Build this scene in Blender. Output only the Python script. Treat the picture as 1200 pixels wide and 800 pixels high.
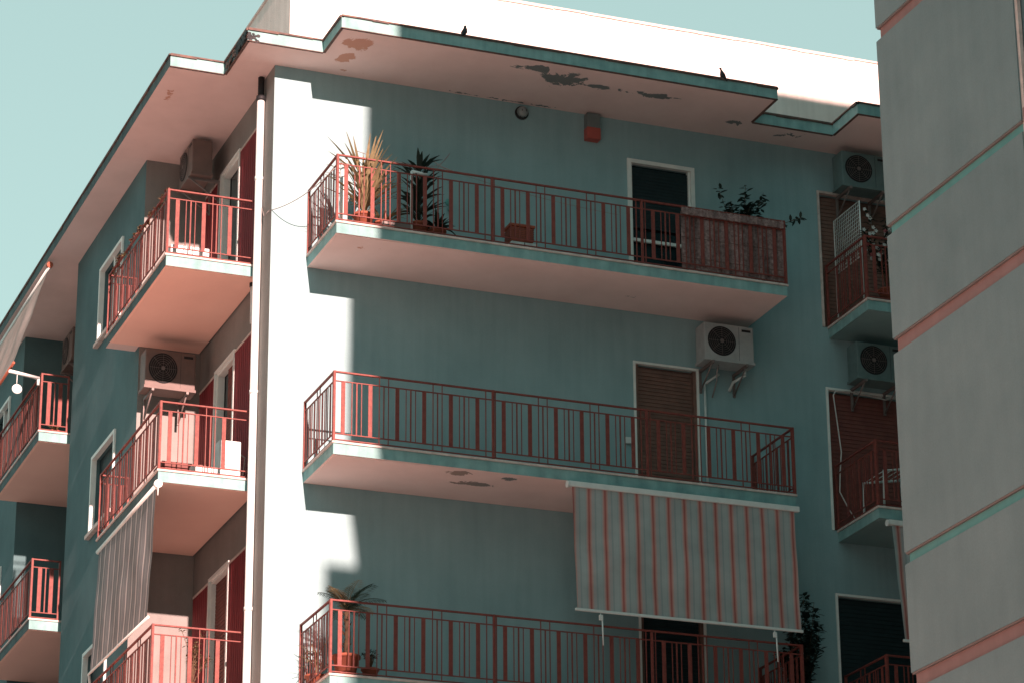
import bpy, bmesh, math, random
from mathutils import Vector, Matrix, noise as mnoise
R = math.radians
random.seed(7)
sc = bpy.context.scene
for o in list(bpy.data.objects): bpy.data.objects.remove(o, do_unlink=True)
col = sc.collection

# ------------------------------------------------------------------ camera
cam_d = bpy.data.cameras.new('camera'); cam = bpy.data.objects.new('camera', cam_d); col.objects.link(cam)
r_ = Vector((0.93305878, -0.35965959, -0.00680306)); u_ = Vector((-0.12190672, -0.33394022, 0.93467785)); f_ = Vector((0.33843767, 0.87128004, 0.35543077))
m = Matrix.Identity(4)
for i in range(3):
    m[i][0], m[i][1], m[i][2] = r_[i], u_[i], -f_[i]
m[0][3], m[1][3], m[2][3] = -10.5635, -36.1414, -15.5960
cam.matrix_world = m
cam_d.sensor_width = 36; cam_d.lens = 106.07; cam_d.clip_start = .5; cam_d.clip_end = 3000
sc.camera = cam
sc.render.resolution_x = 1024; sc.render.resolution_y = 682

# ------------------------------------------------------------------ light
SUN_EL = 15.9; SUN_AZ = 2.0          # sun stands behind the camera, a touch to the left of the facade's normal
w = bpy.data.worlds.new('World'); sc.world = w; w.use_nodes = True
nt = w.node_tree; nt.nodes.clear()
sky = nt.nodes.new('ShaderNodeTexSky'); sky.sky_type = 'NISHITA'; sky.sun_disc = False
sky.sun_elevation = R(SUN_EL); sky.sun_rotation = R(180 + SUN_AZ); sky.altitude = 50; sky.air_density = 1.0; sky.dust_density = 0; sky.ozone_density = 1.0
tint = nt.nodes.new('ShaderNodeMix'); tint.data_type = 'RGBA'; tint.blend_type = 'MULTIPLY'; tint.inputs[0].default_value = 1
tint.inputs[7].default_value = (.76,1.02,.91,1)
hs = nt.nodes.new('ShaderNodeHueSaturation'); hs.inputs['Saturation'].default_value = .55
ga = nt.nodes.new('ShaderNodeGamma'); ga.inputs[1].default_value = .4   # thin haze evens the sky out
bg = nt.nodes.new('ShaderNodeBackground'); bg.inputs[1].default_value = .15
wo = nt.nodes.new('ShaderNodeOutputWorld')
nt.links.new(sky.outputs[0], hs.inputs['Color']); nt.links.new(hs.outputs[0], ga.inputs[0]); nt.links.new(ga.outputs[0], tint.inputs[6])
nt.links.new(tint.outputs[2], bg.inputs[0]); nt.links.new(bg.outputs[0], wo.inputs[0])
sd = bpy.data.lights.new('sun', 'SUN'); sd.energy = 5.0; sd.angle = R(.6); sd.color = (1, .62, .55)
sun = bpy.data.objects.new('sun', sd); col.objects.link(sun)
ldir = Vector((math.sin(R(SUN_AZ)) * math.cos(R(SUN_EL)), math.cos(R(SUN_AZ)) * math.cos(R(SUN_EL)), -math.sin(R(SUN_EL))))
sun.rotation_euler = ldir.to_track_quat('-Z', 'Y').to_euler()
vs = sc.view_settings; vs.view_transform = 'Standard'; vs.look = 'None'; vs.exposure = 1.5; vs.gamma = 1; vs.use_curve_mapping = False

# ------------------------------------------------------------------ materials
MATS = {}
def mat(name, c, rough=.8, c2=None, scale=3., streak=0., bump=.0, bscale=40., metal=0., spec=.3, patches=None, pc=(.2, .24, .24), trans=0., vmix=.5, speck=0., pc1=None):
    """procedural surface: two tones mixed by noise (+vertical streaks), fine bump, optional peeled patches of a second colour"""
    if name in MATS: return MATS[name]
    mt = bpy.data.materials.new(name); mt.use_nodes = True; n = mt.node_tree.nodes; l = mt.node_tree.links
    b = n['Principled BSDF']; b.inputs['Roughness'].default_value = rough; b.inputs['Metallic'].default_value = metal
    b.inputs['Specular IOR Level'].default_value = spec
    geo = n.new('ShaderNodeNewGeometry')
    if c2 is None: c2 = tuple(v * .82 for v in c)
    nz = n.new('ShaderNodeTexNoise'); nz.inputs['Scale'].default_value = scale; nz.inputs['Detail'].default_value = 8; nz.inputs['Roughness'].default_value = .62
    l.new(geo.outputs['Position'], nz.inputs['Vector'])
    rp = n.new('ShaderNodeValToRGB'); rp.color_ramp.elements[0].position = .5 - vmix * .4; rp.color_ramp.elements[1].position = .5 + vmix * .4
    rp.color_ramp.elements[0].color = (*c2, 1); rp.color_ramp.elements[1].color = (*c, 1)
    l.new(nz.outputs['Fac'], rp.inputs[0]); out = rp.outputs[0]
    if streak > 0:
        mp = n.new('ShaderNodeMapping'); mp.inputs['Scale'].default_value = (7, 7, .55); l.new(geo.outputs['Position'], mp.inputs[0])
        n2 = n.new('ShaderNodeTexNoise'); n2.inputs['Scale'].default_value = 1.3; n2.inputs['Detail'].default_value = 6; l.new(mp.outputs[0], n2.inputs['Vector'])
        r2 = n.new('ShaderNodeValToRGB'); r2.color_ramp.elements[0].position = .36; r2.color_ramp.elements[1].position = .62
        r2.color_ramp.elements[0].color = (1 - streak,) * 3 + (1,); r2.color_ramp.elements[1].color = (1, 1, 1, 1); l.new(n2.outputs['Fac'], r2.inputs[0])
        mx = n.new('ShaderNodeMix'); mx.data_type = 'RGBA'; mx.blend_type = 'MULTIPLY'; mx.inputs[0].default_value = 1
        l.new(out, mx.inputs[6]); l.new(r2.outputs[0], mx.inputs[7]); out = mx.outputs[2]
    if patches:
        acc = None; sepx = n.new('ShaderNodeSeparateXYZ'); l.new(geo.outputs['Position'], sepx.inputs[0])
        for (px, py, pz, sx, sy, sz, a) in patches:
            mp = n.new('ShaderNodeMapping'); mp.vector_type = 'POINT'
            mp.inputs['Scale'].default_value = (1 / sx, 1 / sy, 1 / sz); mp.inputs['Location'].default_value = (-px / sx, -py / sy, -pz / sz)
            l.new(geo.outputs['Position'], mp.inputs[0])
            ln = n.new('ShaderNodeVectorMath'); ln.operation = 'LENGTH'; l.new(mp.outputs[0], ln.inputs[0])
            mr = n.new('ShaderNodeMapRange'); mr.inputs[1].default_value = 0; mr.inputs[2].default_value = 1; mr.inputs[3].default_value = a; mr.inputs[4].default_value = 0
            l.new(ln.outputs['Value'], mr.inputs[0])
            if acc is None: acc = mr.outputs[0]
            else:
                mm = n.new('ShaderNodeMath'); mm.operation = 'MAXIMUM'; l.new(acc, mm.inputs[0]); l.new(mr.outputs[0], mm.inputs[1]); acc = mm.outputs[0]
        n3 = n.new('ShaderNodeTexNoise'); n3.inputs['Scale'].default_value = 2.7; n3.inputs['Detail'].default_value = 9; n3.inputs['Roughness'].default_value = .68; n3.inputs['Distortion'].default_value = .6
        l.new(geo.outputs['Position'], n3.inputs['Vector'])
        ad = n.new('ShaderNodeMath'); ad.operation = 'ADD'; l.new(acc, ad.inputs[0]); l.new(n3.outputs['Fac'], ad.inputs[1])
        th = n.new('ShaderNodeMapRange'); th.inputs[1].default_value = .755; th.inputs[2].default_value = .775; l.new(ad.outputs[0], th.inputs[0])
        mx = n.new('ShaderNodeMix'); mx.data_type = 'RGBA'; l.new(th.outputs[0], mx.inputs[0]); l.new(out, mx.inputs[6]); 
        mrx = n.new('ShaderNodeMapRange'); mrx.inputs[1].default_value = 1.0; mrx.inputs[2].default_value = 3.0; l.new(sepx.outputs[0], mrx.inputs[0])
        pm = n.new('ShaderNodeMix'); pm.data_type = 'RGBA'; l.new(mrx.outputs[0], pm.inputs[0]); pm.inputs[6].default_value = (*(pc1 or pc), 1); pm.inputs[7].default_value = (*pc, 1)
        l.new(pm.outputs[2], mx.inputs[7]); out = mx.outputs[2]
    if speck > 0:
        n4 = n.new('ShaderNodeTexNoise'); n4.inputs['Scale'].default_value = 60; n4.inputs['Detail'].default_value = 4; l.new(geo.outputs['Position'], n4.inputs['Vector'])
        r4 = n.new('ShaderNodeMapRange'); r4.inputs[1].default_value = .35; r4.inputs[2].default_value = .65; r4.inputs[3].default_value = 1 - speck; r4.inputs[4].default_value = 1 + speck * .5
        l.new(n4.outputs['Fac'], r4.inputs[0])
        vm = n.new('ShaderNodeVectorMath'); vm.operation = 'SCALE'; l.new(out, vm.inputs[0]); l.new(r4.outputs[0], vm.inputs['Scale']); out = vm.outputs[0]
    l.new(out, b.inputs['Base Color'])
    if bump > 0:
        nb = n.new('ShaderNodeTexNoise'); nb.inputs['Scale'].default_value = bscale; nb.inputs['Detail'].default_value = 6; l.new(geo.outputs['Position'], nb.inputs['Vector'])
        bp = n.new('ShaderNodeBump'); bp.inputs['Strength'].default_value = bump; bp.inputs['Distance'].default_value = .02
        l.new(nb.outputs['Fac'], bp.inputs['Height']); l.new(bp.outputs[0], b.inputs['Normal'])
    if trans > 0:
        tr = n.new('ShaderNodeBsdfTranslucent'); l.new(out, tr.inputs[0]); ms = n.new('ShaderNodeMixShader'); ms.inputs[0].default_value = trans
        l.new(b.outputs[0], ms.inputs[1]); l.new(tr.outputs[0], ms.inputs[2]); l.new(ms.outputs[0], n['Material Output'].inputs['Surface'])
    MATS[name] = mt; return mt

def stripes_mat(name, axis, period, base, stops, trans=.25, off=0.):
    """awning cloth: stripes along one world axis; stops = [(position in the period, colour)] (constant steps)"""
    mt = bpy.data.materials.new(name); mt.use_nodes = True; n = mt.node_tree.nodes; l = mt.node_tree.links
    b = n['Principled BSDF']; b.inputs['Roughness'].default_value = .95; b.inputs['Specular IOR Level'].default_value = .1
    geo = n.new('ShaderNodeNewGeometry'); sp = n.new('ShaderNodeSeparateXYZ'); l.new(geo.outputs['Position'], sp.inputs[0])
    a = n.new('ShaderNodeMath'); a.operation = 'ADD'; a.inputs[1].default_value = 100 * period - off; l.new(sp.outputs['xyz'.index(axis)], a.inputs[0])
    d = n.new('ShaderNodeMath'); d.operation = 'DIVIDE'; d.inputs[1].default_value = period; l.new(a.outputs[0], d.inputs[0])
    fr = n.new('ShaderNodeMath'); fr.operation = 'FRACT'; l.new(d.outputs[0], fr.inputs[0])
    rp = n.new('ShaderNodeValToRGB'); rp.color_ramp.interpolation = 'CONSTANT'; e = rp.color_ramp.elements
    e[0].position = 0; e[0].color = (*base, 1)
    e.remove(e[1])
    for p, c in stops:
        x = e.new(p); x.color = (*c, 1)
    l.new(fr.outputs[0], rp.inputs[0])
    nz = n.new('ShaderNodeTexNoise'); nz.inputs['Scale'].default_value = 2.2; nz.inputs['Detail'].default_value = 7; l.new(geo.outputs['Position'], nz.inputs['Vector'])
    mr = n.new('ShaderNodeMapRange'); mr.inputs[1].default_value = .3; mr.inputs[2].default_value = .7; mr.inputs[3].default_value = .78; mr.inputs[4].default_value = 1.05; l.new(nz.outputs['Fac'], mr.inputs[0])
    vm = n.new('ShaderNodeVectorMath'); vm.operation = 'SCALE'; l.new(rp.outputs[0], vm.inputs[0]); l.new(mr.outputs[0], vm.inputs['Scale'])
    l.new(vm.outputs[0], b.inputs['Base Color'])
    tr = n.new('ShaderNodeBsdfTranslucent'); l.new(vm.outputs[0], tr.inputs[0]); ms = n.new('ShaderNodeMixShader'); ms.inputs[0].default_value = trans
    l.new(b.outputs[0], ms.inputs[1]); l.new(tr.outputs[0], ms.inputs[2]); l.new(ms.outputs[0], n['Material Output'].inputs['Surface'])
    return mt

H = 3.05
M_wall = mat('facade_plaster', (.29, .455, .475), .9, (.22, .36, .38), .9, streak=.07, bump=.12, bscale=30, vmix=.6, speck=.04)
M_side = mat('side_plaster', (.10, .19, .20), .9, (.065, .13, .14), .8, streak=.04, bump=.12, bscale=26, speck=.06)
M_recess = mat('recess_plaster', (.26, .265, .25), .9, (.19, .19, .18), 1.0, streak=.05, bump=.12, bscale=26, speck=.06)
SOFF = [(.84, -1.0, 2.77, .42, .34, .3, .44), (.83, -.55, 2.77, .24, .3, .3, .46), (.9, -.18, 2.77, .5, .15, .3, .34),
        (3.35, -1.16, 2.77, .5, .20, .3, .46), (3.85, -.95, 2.77, .6, .40, .3, .47), (4.5, -.9, 2.77, .8, .20, .3, .46), (5.4, -.92, 2.77, .7, .16, .3, .43), (6.7, -.5, 2.77, .4, .22, .3, .38),
        (3.3, -.05, 2.77, 3.2, .08, .3, .27), (7.67, -.39, 2.77, .5, .25, .3, .36), (-1.13, 1.5, 2.77, .2, .6, .3, .27), (2.3, -1.1, -3.22, .3, .2, .1, .42), (2.65, -.75, -3.22, .55, .2, .1, .46), (2.98, -1.1, -3.22, .35, .2, .1, .42), (5.0, -.55, -.17, .3, .25, .1, .27), (1.1, -.9, -.17, .3, .2, .1, .22)]
M_soffit = mat('soffit_paint', (.76, .63, .60), .9, (.66, .54, .51), 1.1, bump=.12, bscale=20, patches=SOFF, pc=(.15, .19, .19), pc1=(.50, .30, .23))
M_soffs = mat('side_soffit_paint', (.90, .62, .52), .9, (.84, .56, .47), 1.0, bump=.12, bscale=20)
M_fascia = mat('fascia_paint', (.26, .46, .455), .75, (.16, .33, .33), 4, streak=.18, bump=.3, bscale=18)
M_fascia_d = mat('shaded_side_fascia', (.09, .15, .155), .8, (.045, .08, .085), 3, streak=.2, bump=.3, bscale=18)  # left-facing fascias painted darker, their shade is put into the colour
M_lip = mat('slab_lip', (.62, .56, .52), .8, (.42, .36, .33), 9, bump=.2)
M_flash = mat('roof_flashing', (.16, .10, .08), .7, (.05, .04, .04), 6, bump=.4, bscale=30)
M_parapet = mat('parapet_plaster', (.78, .74, .70), .9, (.66, .60, .56), 1.2, streak=.10, bump=.2, patches=[(2.2, .6, 4.75, 1.3, .3, .45, .24), (6, .6, 4.8, 4, .3, .09, .26)], pc=(.62, .47, .38))
M_red = mat('red_paint', (.22, .060, .045), .6, (.14, .030, .026), 14, spec=.35, bump=.25, speck=.12)
M_redwall = mat('red_wall_panel', (.22, .032, .04), .8, (.17, .026, .03), 2, streak=.1)
M_white = mat('white_metal', (.66, .74, .72), .5, (.55, .62, .61), 6)
M_whitefr = mat('white_frame', (.78, .84, .80), .5, (.66, .72, .70), 6)
M_glass = mat('dark_glass', (.01, .02, .024), .12, (.006, .012, .016), 2, spec=.5)
M_shut_d = mat('dark_green_shutter', (.012, .03, .034), .6, (.008, .02, .024), 5)
M_shut_b = mat('brown_shutter', (.20, .115, .09), .7, (.13, .08, .065), 6)
M_shut_r = mat('reddish_shutter', (.19, .07, .055), .7, (.14, .05, .045), 6)
M_ac = mat('ac_casing', (.38, .42, .42), .55, (.30, .33, .33), 6)
M_acd = mat('ac_grille', (.015, .018, .02), .6)
M_steel = mat('bracket_steel', (.22, .19, .18), .6, metal=.3)
M_terra = mat('terracotta', (.32, .10, .055), .8, (.23, .07, .045), 8)
M_soil = mat('soil', (.04, .03, .02), .95)
M_leaf = mat('leaf_green', (.035, .07, .045), .55, (.02, .045, .03), 30, trans=.2)
M_leafd = mat('leaf_dark', (.02, .04, .03), .5, (.012, .025, .02), 30, trans=.15)
M_leafp = mat('leaf_pale', (.34, .27, .15), .6, (.16, .15, .08), 14, trans=.25)
M_bark = mat('bark', (.16, .10, .06), .9, (.09, .06, .04), 20)
M_reed = mat('reed', (.42, .32, .31), .9, (.14, .085, .08), 22, streak=.55, bump=.4)
M_cable = mat('cable', (.30, .28, .27), .6)
M_cablew = mat('white_cable', (.6, .6, .58), .5)
M_rb = mat('neighbour_plaster', (.20, .285, .295), .92, (.145, .22, .23), .9, streak=.05, bump=.08, bscale=14, speck=.05)
M_teal = mat('teal_band_paint', (.12, .36, .345), .8, (.10, .30, .29), 3, streak=.08)
M_pink = mat('pink_band_paint', (.30, .19, .18), .8, (.25, .16, .15), 3, streak=.08)
M_asph = mat('asphalt', (.06, .058, .055), .9, (.04, .04, .04), 2, bump=.3)
M_pave = mat('paving', (.64, .61, .58), .9, (.57, .54, .52), 1, bump=.2)

# ------------------------------------------------------------------ mesh helpers
class MB:
    def __init__(s): s.bm = bmesh.new(); s.mats = []
    def mi(s, m):
        if m not in s.mats: s.mats.append(m)
        return s.mats.index(m)
    def box(s, x0, x1, y0, y1, z0, z1, m, top=None, bottom=None, left=None, bevel=0.):
        i = s.mi(m); vs_ = [s.bm.verts.new((x, y, z)) for x in (x0, x1) for y in (y0, y1) for z in (z0, z1)]
        fs = {'left': (0, 1, 3, 2), 'right': (4, 6, 7, 5), 'front': (0, 4, 5, 1), 'back': (2, 3, 7, 6), 'bottom': (0, 2, 6, 4), 'top': (1, 5, 7, 3)}
        out = []
        for k, q in fs.items():
            f = s.bm.faces.new([vs_[j] for j in q]); f.material_index = i
            if k == 'bottom' and bottom: f.material_index = s.mi(bottom)
            if k == 'top' and top: f.material_index = s.mi(top)
            if k == 'left' and left: f.material_index = s.mi(left)
            out.append(f)
        if bevel > 0:
            es = list({e for f in out for e in f.edges})
            bmesh.ops.bevel(s.bm, geom=es, offset=bevel, segments=2, affect='EDGES', profile=.6)
    def quad(s, pts, m):
        f = s.bm.faces.new([s.bm.verts.new(p) for p in pts]); f.material_index = s.mi(m); return f
    def tube(s, pts, r, m, n=8, r2=None, cap=True):
        i = s.mi(m); pts = [Vector(p) for p in pts]; rings = []
        for k, p in enumerate(pts):
            d = (pts[min(k + 1, len(pts) - 1)] - pts[max(k - 1, 0)]).normalized()
            a = d.orthogonal().normalized() if k == 0 else (a - d * a.dot(d)).normalized()
            b = d.cross(a); rr = r if r2 is None else r + (r2 - r) * k / (len(pts) - 1)
            rings.append([s.bm.verts.new(p + a * math.cos(t * 2 * math.pi / n) * rr + b * math.sin(t * 2 * math.pi / n) * rr) for t in range(n)])
        for A, B in zip(rings, rings[1:]):
            for t in range(n):
                f = s.bm.faces.new((A[t], A[(t + 1) % n], B[(t + 1) % n], B[t])); f.material_index = i; f.smooth = True
        if cap:
            for ring in (rings[0][::-1], rings[-1]):
                f = s.bm.faces.new(ring); f.material_index = i
    def lathe(s, c, prof, m, n=24, axis='z'):
        """prof = [(radius, height)], turned round an axis through c"""
        i = s.mi(m); c = Vector(c); rings = []
        for (r, h) in prof:
            ring = []
            for t in range(n):
                a = 2 * math.pi * t / n; x, y = r * math.cos(a), r * math.sin(a)
                v = {'z': (x, y, h), 'y': (x, h, y), 'x': (h, x, y)}[axis]
                ring.append(s.bm.verts.new(c + Vector(v)))
            rings.append(ring)
        for A, B in zip(rings, rings[1:]):
            for t in range(n):
                f = s.bm.faces.new((A[t], A[(t + 1) % n], B[(t + 1) % n], B[t])); f.material_index = i; f.smooth = True
        for ring in (rings[0][::-1], rings[-1]):
            f = s.bm.faces.new(ring); f.material_index = i
    def leaf(s, p, d, up, L, W, m, bend=.3, seg=3):
        i = s.mi(m); p = Vector(p); d = Vector(d).normalized(); side = d.cross(Vector(up))
        if side.length < .01: side = d.orthogonal()
        side.normalize(); prev = None; q = p.copy(); dd = d.copy()
        for k in range(seg + 1):
            t = k / seg; wd = W * math.sin(math.pi * min(.97, .08 + .9 * t)) * .5
            a, b = s.bm.verts.new(q - side * wd), s.bm.verts.new(q + side * wd)
            if prev:
                f = s.bm.faces.new((prev[0], prev[1], b, a)); f.material_index = i
            prev = (a, b); dd = (dd + Vector((0, 0, -bend / seg))).normalized(); q = q + dd * (L / seg)
    def prism(s, poly, z0, z1, side_m, bot_m=None, top_m=None, pick=None):
        n = len(poly); lo = [s.bm.verts.new((x, y, z0)) for x, y in poly]; hi = [s.bm.verts.new((x, y, z1)) for x, y in poly]
        from mathutils.geometry import tessellate_polygon
        for tri in tessellate_polygon([[Vector((x, y, 0)) for x, y in poly]]):
            f = s.bm.faces.new([lo[q] for q in tri]); f.material_index = s.mi(bot_m or side_m)
            f = s.bm.faces.new([hi[q] for q in tri]); f.material_index = s.mi(top_m or side_m)
        for k in range(n):
            j = (k + 1) % n; h = s.bm.faces.new((lo[k], lo[j], hi[j], hi[k]))
            mm = side_m
            if pick: mm = pick(poly[k], poly[j]) or side_m
            h.material_index = s.mi(mm)
    def build(s, name, parent=None, smooth=False, recalc=True):
        if recalc: bmesh.ops.recalc_face_normals(s.bm, faces=s.bm.faces)
        me = bpy.data.meshes.new(name); off = Vector((0, 0, 0)); pr = parent
        while pr is not None: off += pr.location; pr = pr.parent
        for v in s.bm.verts: v.co -= off
        s.bm.to_mesh(me); s.bm.free()
        for mm in s.mats: me.materials.append(mm)
        o = bpy.data.objects.new(name, me); col.objects.link(o)
        if parent: o.parent = parent
        return o
def tag(o, label, cat, group=None):
    o['label'] = label; o['category'] = cat
    if group: o['group'] = group
    return o
def thing(name, loc, label, cat, group=None):
    o = bpy.data.objects.new(name, None); o.empty_display_size = .2; o.location = loc; col.objects.link(o); return tag(o, label, cat, group)
def struct(o): o['kind'] = 'structure'; return o
def kids(o): return [c for c in bpy.data.objects if c.parent == o]
def copy_tree(o, parent=None):
    c = o.copy(); col.objects.link(c); c.parent = parent
    for k in kids(o): copy_tree(k, c)
    return c

def holed(mb, axis, pos, a0, a1, z0, z1, holes, depth, m, rm=None):
    """wall sheet on plane axis=pos with rectangular openings and real reveals going inwards (+axis)"""
    rm = rm or m
    P = (lambda a, z, d=0.: (a, pos + d, z)) if axis == 'y' else (lambda a, z, d=0.: (pos + d, a, z))
    As = sorted({a0, a1} | {h[0] for h in holes} | {h[1] for h in holes}); Zs = sorted({z0, z1} | {h[2] for h in holes} | {h[3] for h in holes})
    for i in range(len(As) - 1):
        for j in range(len(Zs) - 1):
            ca, cz = (As[i] + As[i + 1]) / 2, (Zs[j] + Zs[j + 1]) / 2
            if any(h[0] < ca < h[1] and h[2] < cz < h[3] for h in holes): continue
            mb.quad([P(As[i], Zs[j]), P(As[i + 1], Zs[j]), P(As[i + 1], Zs[j + 1]), P(As[i], Zs[j + 1])], m)
    for (b0, b1, c0, c1) in holes:
        mb.quad([P(b0, c0), P(b0, c0, depth), P(b0, c1, depth), P(b0, c1)], rm); mb.quad([P(b1, c0), P(b1, c0, depth), P(b1, c1, depth), P(b1, c1)], rm)
        mb.quad([P(b0, c0), P(b1, c0), P(b1, c0, depth), P(b0, c0, depth)], rm); mb.quad([P(b0, c1), P(b1, c1), P(b1, c1, depth), P(b0, c1, depth)], rm)

GZ = -17.2
# ------------------------------------------------------------------ ground
b = MB(); b.quad([(-700, -700, GZ), (700, -700, GZ), (700, 700, GZ), (-700, 700, GZ)], M_pave); struct(b.build('ground'))
b = MB(); b.box(-60, 60, -62, -54, GZ - .05, GZ + .004, M_asph); struct(b.build('road'))
b = MB(); b.box(-2, 14, -1.6, 0, GZ - .05, GZ + .13, M_pave); struct(b.build('pavement'))

# added blocks, outside the picture: their walls bounce the low sun and hide the sky near the horizon
M_ob = mat('salmon_plaster', (.78, .50, .40), .9, (.70, .44, .35), .5, streak=.05)
M_og = mat('grey_plaster', (.24, .25, .25), .9, (.2, .21, .21), .5, streak=.05)
def block(x0, x1, y0, y1, z1, m_, label):
    T = thing('apartment_building', ((x0 + x1) / 2, (y0 + y1) / 2, GZ), label, 'building')
    b = MB(); b.box(x0, x1, y0, y1, GZ, z1, m_); b.build('wall', T); b = MB(); b.box(x0 - .4, x1 + .4, y0 - .4, y1 + .4, z1, z1 + .25, M_og); b.build('roof', T)
    for k in range(int((z1 - GZ) / 3)):
        for j in range(int((x1 - x0) / 7)):
            b = MB(); b.box(x0 + 2 + j * 7, x0 + 3.2 + j * 7, y0 - .03, y0 - .001, GZ + 1 + k * 3, GZ + 2.3 + k * 3, M_ob if m_ is M_og else M_og); b.build('window', T)
block(-46, -2.2, 4.6, 17, -5.7, M_ob, 'added low salmon block out of view, bouncing warm sun onto the soffits')
M_ot = mat('teal_plaster', (.05, .17, .17), .9, (.04, .13, .13), .5)
block(10.9, 30, -14.8, -3.4, 19.0, M_ot, 'added dark teal block behind the grey building, shutting off the eastern sky')  # added to shut out the sky and turn the bounced light teal
block(4, 70, -90, -75, 3.0, M_og, 'added long grey block behind the viewer, hiding the low sky')
block(-70, 3, -125, -110, -9.0, M_og, 'added low grey block far behind the viewer, hiding the horizon sky')
block(-48, -34, -70, 3, 9.0, M_og, 'added tall grey block out of view on the left, hiding the western sky')

# ------------------------------------------------------------------ main apartment building
B = thing('apartment_building', (4, 4, GZ), 'pale plaster apartment block with red balcony railings and wide flat roof eaves', 'building')
ZR = 2.765
KS = range(0, 5)
d_front = [(5.31, 6.25, -H * k, 2.12 - H * k) for k in KS]
d_right = [(8.30, 11.0, -H * k, 2.10 - H * k) for k in KS]
d_rec = [(1.84, 2.77, -H * k, 2.25 - H * k) for k in KS]
w_side = [(4.97, 6.30, .80 - H * k, 1.98 - H * k) for k in KS]
d_rec2 = [(9.3, 10.25, -H * k, 2.25 - H * k) for k in KS]
w_far = [(12.5, 13.8, .80 - H * k, 1.98 - H * k) for k in KS]
b = MB()
holed(b, 'y', 0, 0, 14, GZ, ZR, d_front + d_right, .14, M_wall)
b.quad([(0, 0, GZ), (0, .5, GZ), (0, .5, ZR), (0, 0, ZR)], M_recess)
b.quad([(0, .5, GZ), (.06, .5, GZ), (.06, .5, ZR), (0, .5, ZR)], M_recess)
holed(b, 'x', .06, .5, 3.7, GZ, ZR, d_rec, .16, M_recess)
b.quad([(-.85, 3.7, GZ), (.06, 3.7, GZ), (.06, 3.7, ZR), (-.85, 3.7, ZR)], M_recess)
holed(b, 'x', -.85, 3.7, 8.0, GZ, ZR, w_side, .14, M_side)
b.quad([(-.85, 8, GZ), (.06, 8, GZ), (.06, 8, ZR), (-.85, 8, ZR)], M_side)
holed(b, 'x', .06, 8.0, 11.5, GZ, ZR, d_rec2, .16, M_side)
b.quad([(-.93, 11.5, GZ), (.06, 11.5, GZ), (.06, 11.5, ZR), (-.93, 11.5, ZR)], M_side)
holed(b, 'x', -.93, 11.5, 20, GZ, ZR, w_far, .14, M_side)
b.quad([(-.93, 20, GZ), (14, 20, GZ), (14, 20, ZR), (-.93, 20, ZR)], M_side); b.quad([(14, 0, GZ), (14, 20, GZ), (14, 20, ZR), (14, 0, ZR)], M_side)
b.build('wall', B, recalc=False)
# red painted wall bands beside the recessed doors, with their thin trim
for k in KS:
    z = -H * k
    b = MB()
    for (y0, y1) in ((.5, 1.80), (2.81, 3.62)): b.box(.045, .058, y0, y1, z, z + 2.22, M_redwall)
    b.box(.035, .058, .5, 1.80, z + 2.22, z + 2.25, M_lip); b.box(.035, .058, 2.81, 3.62, z + 2.22, z + 2.25, M_lip)
    for y0 in [.55 + .1 * j for j in range(30)]:
        if 1.72 < y0 < 2.83 or y0 > 3.58: continue
        b.box(.040, .047, y0, y0 + .012, z + .02, z + 2.2, M_redwall)
    b.build('wall_panel', B)
    b = MB()
    for (y0, y1) in ((8.05, 9.26), (10.29, 11.3)): b.box(.045, .058, y0, y1, z, z + 2.22, M_redwall)
    b.build('wall_panel', B)

def slats(mb, axis, pos, a0, a1, z0, z1, m, pitch=.05, th=.012):
    z = z0; 
    while z < z1 - .005:
        zz = min(z + pitch * .82, z1)
        if axis == 'y': mb.box(a0, a1, pos, pos + th, z, zz, m)
        else: mb.box(pos, pos + th, a0, a1, z, zz, m)
        z += pitch
    if axis == 'y': mb.box(a0, a1, pos + th * .8, pos + th * 2, z0, z1, m)
    else: mb.box(pos + th * .8, pos + th * 2, a0, a1, z0, z1, m)
def frame(mb, axis, pos, a0, a1, z0, z1, m, wd=.06, proud=.03, sill=True, back=.05):
    f = lambda p, q, r, s_: mb.box(p, q, pos - proud, pos + back, r, s_, m) if axis == 'y' else mb.box(pos - proud, pos + back, p, q, r, s_, m)
    f(a0 - wd, a0 + .004, z0, z1 + wd); f(a1 - .004, a1 + wd, z0, z1 + wd); f(a0 + .004, a1 - .004, z1 - .004, z1 + wd)
    if sill: f(a0 - wd, a1 + wd, z0 - wd, z0 - .001)

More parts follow.
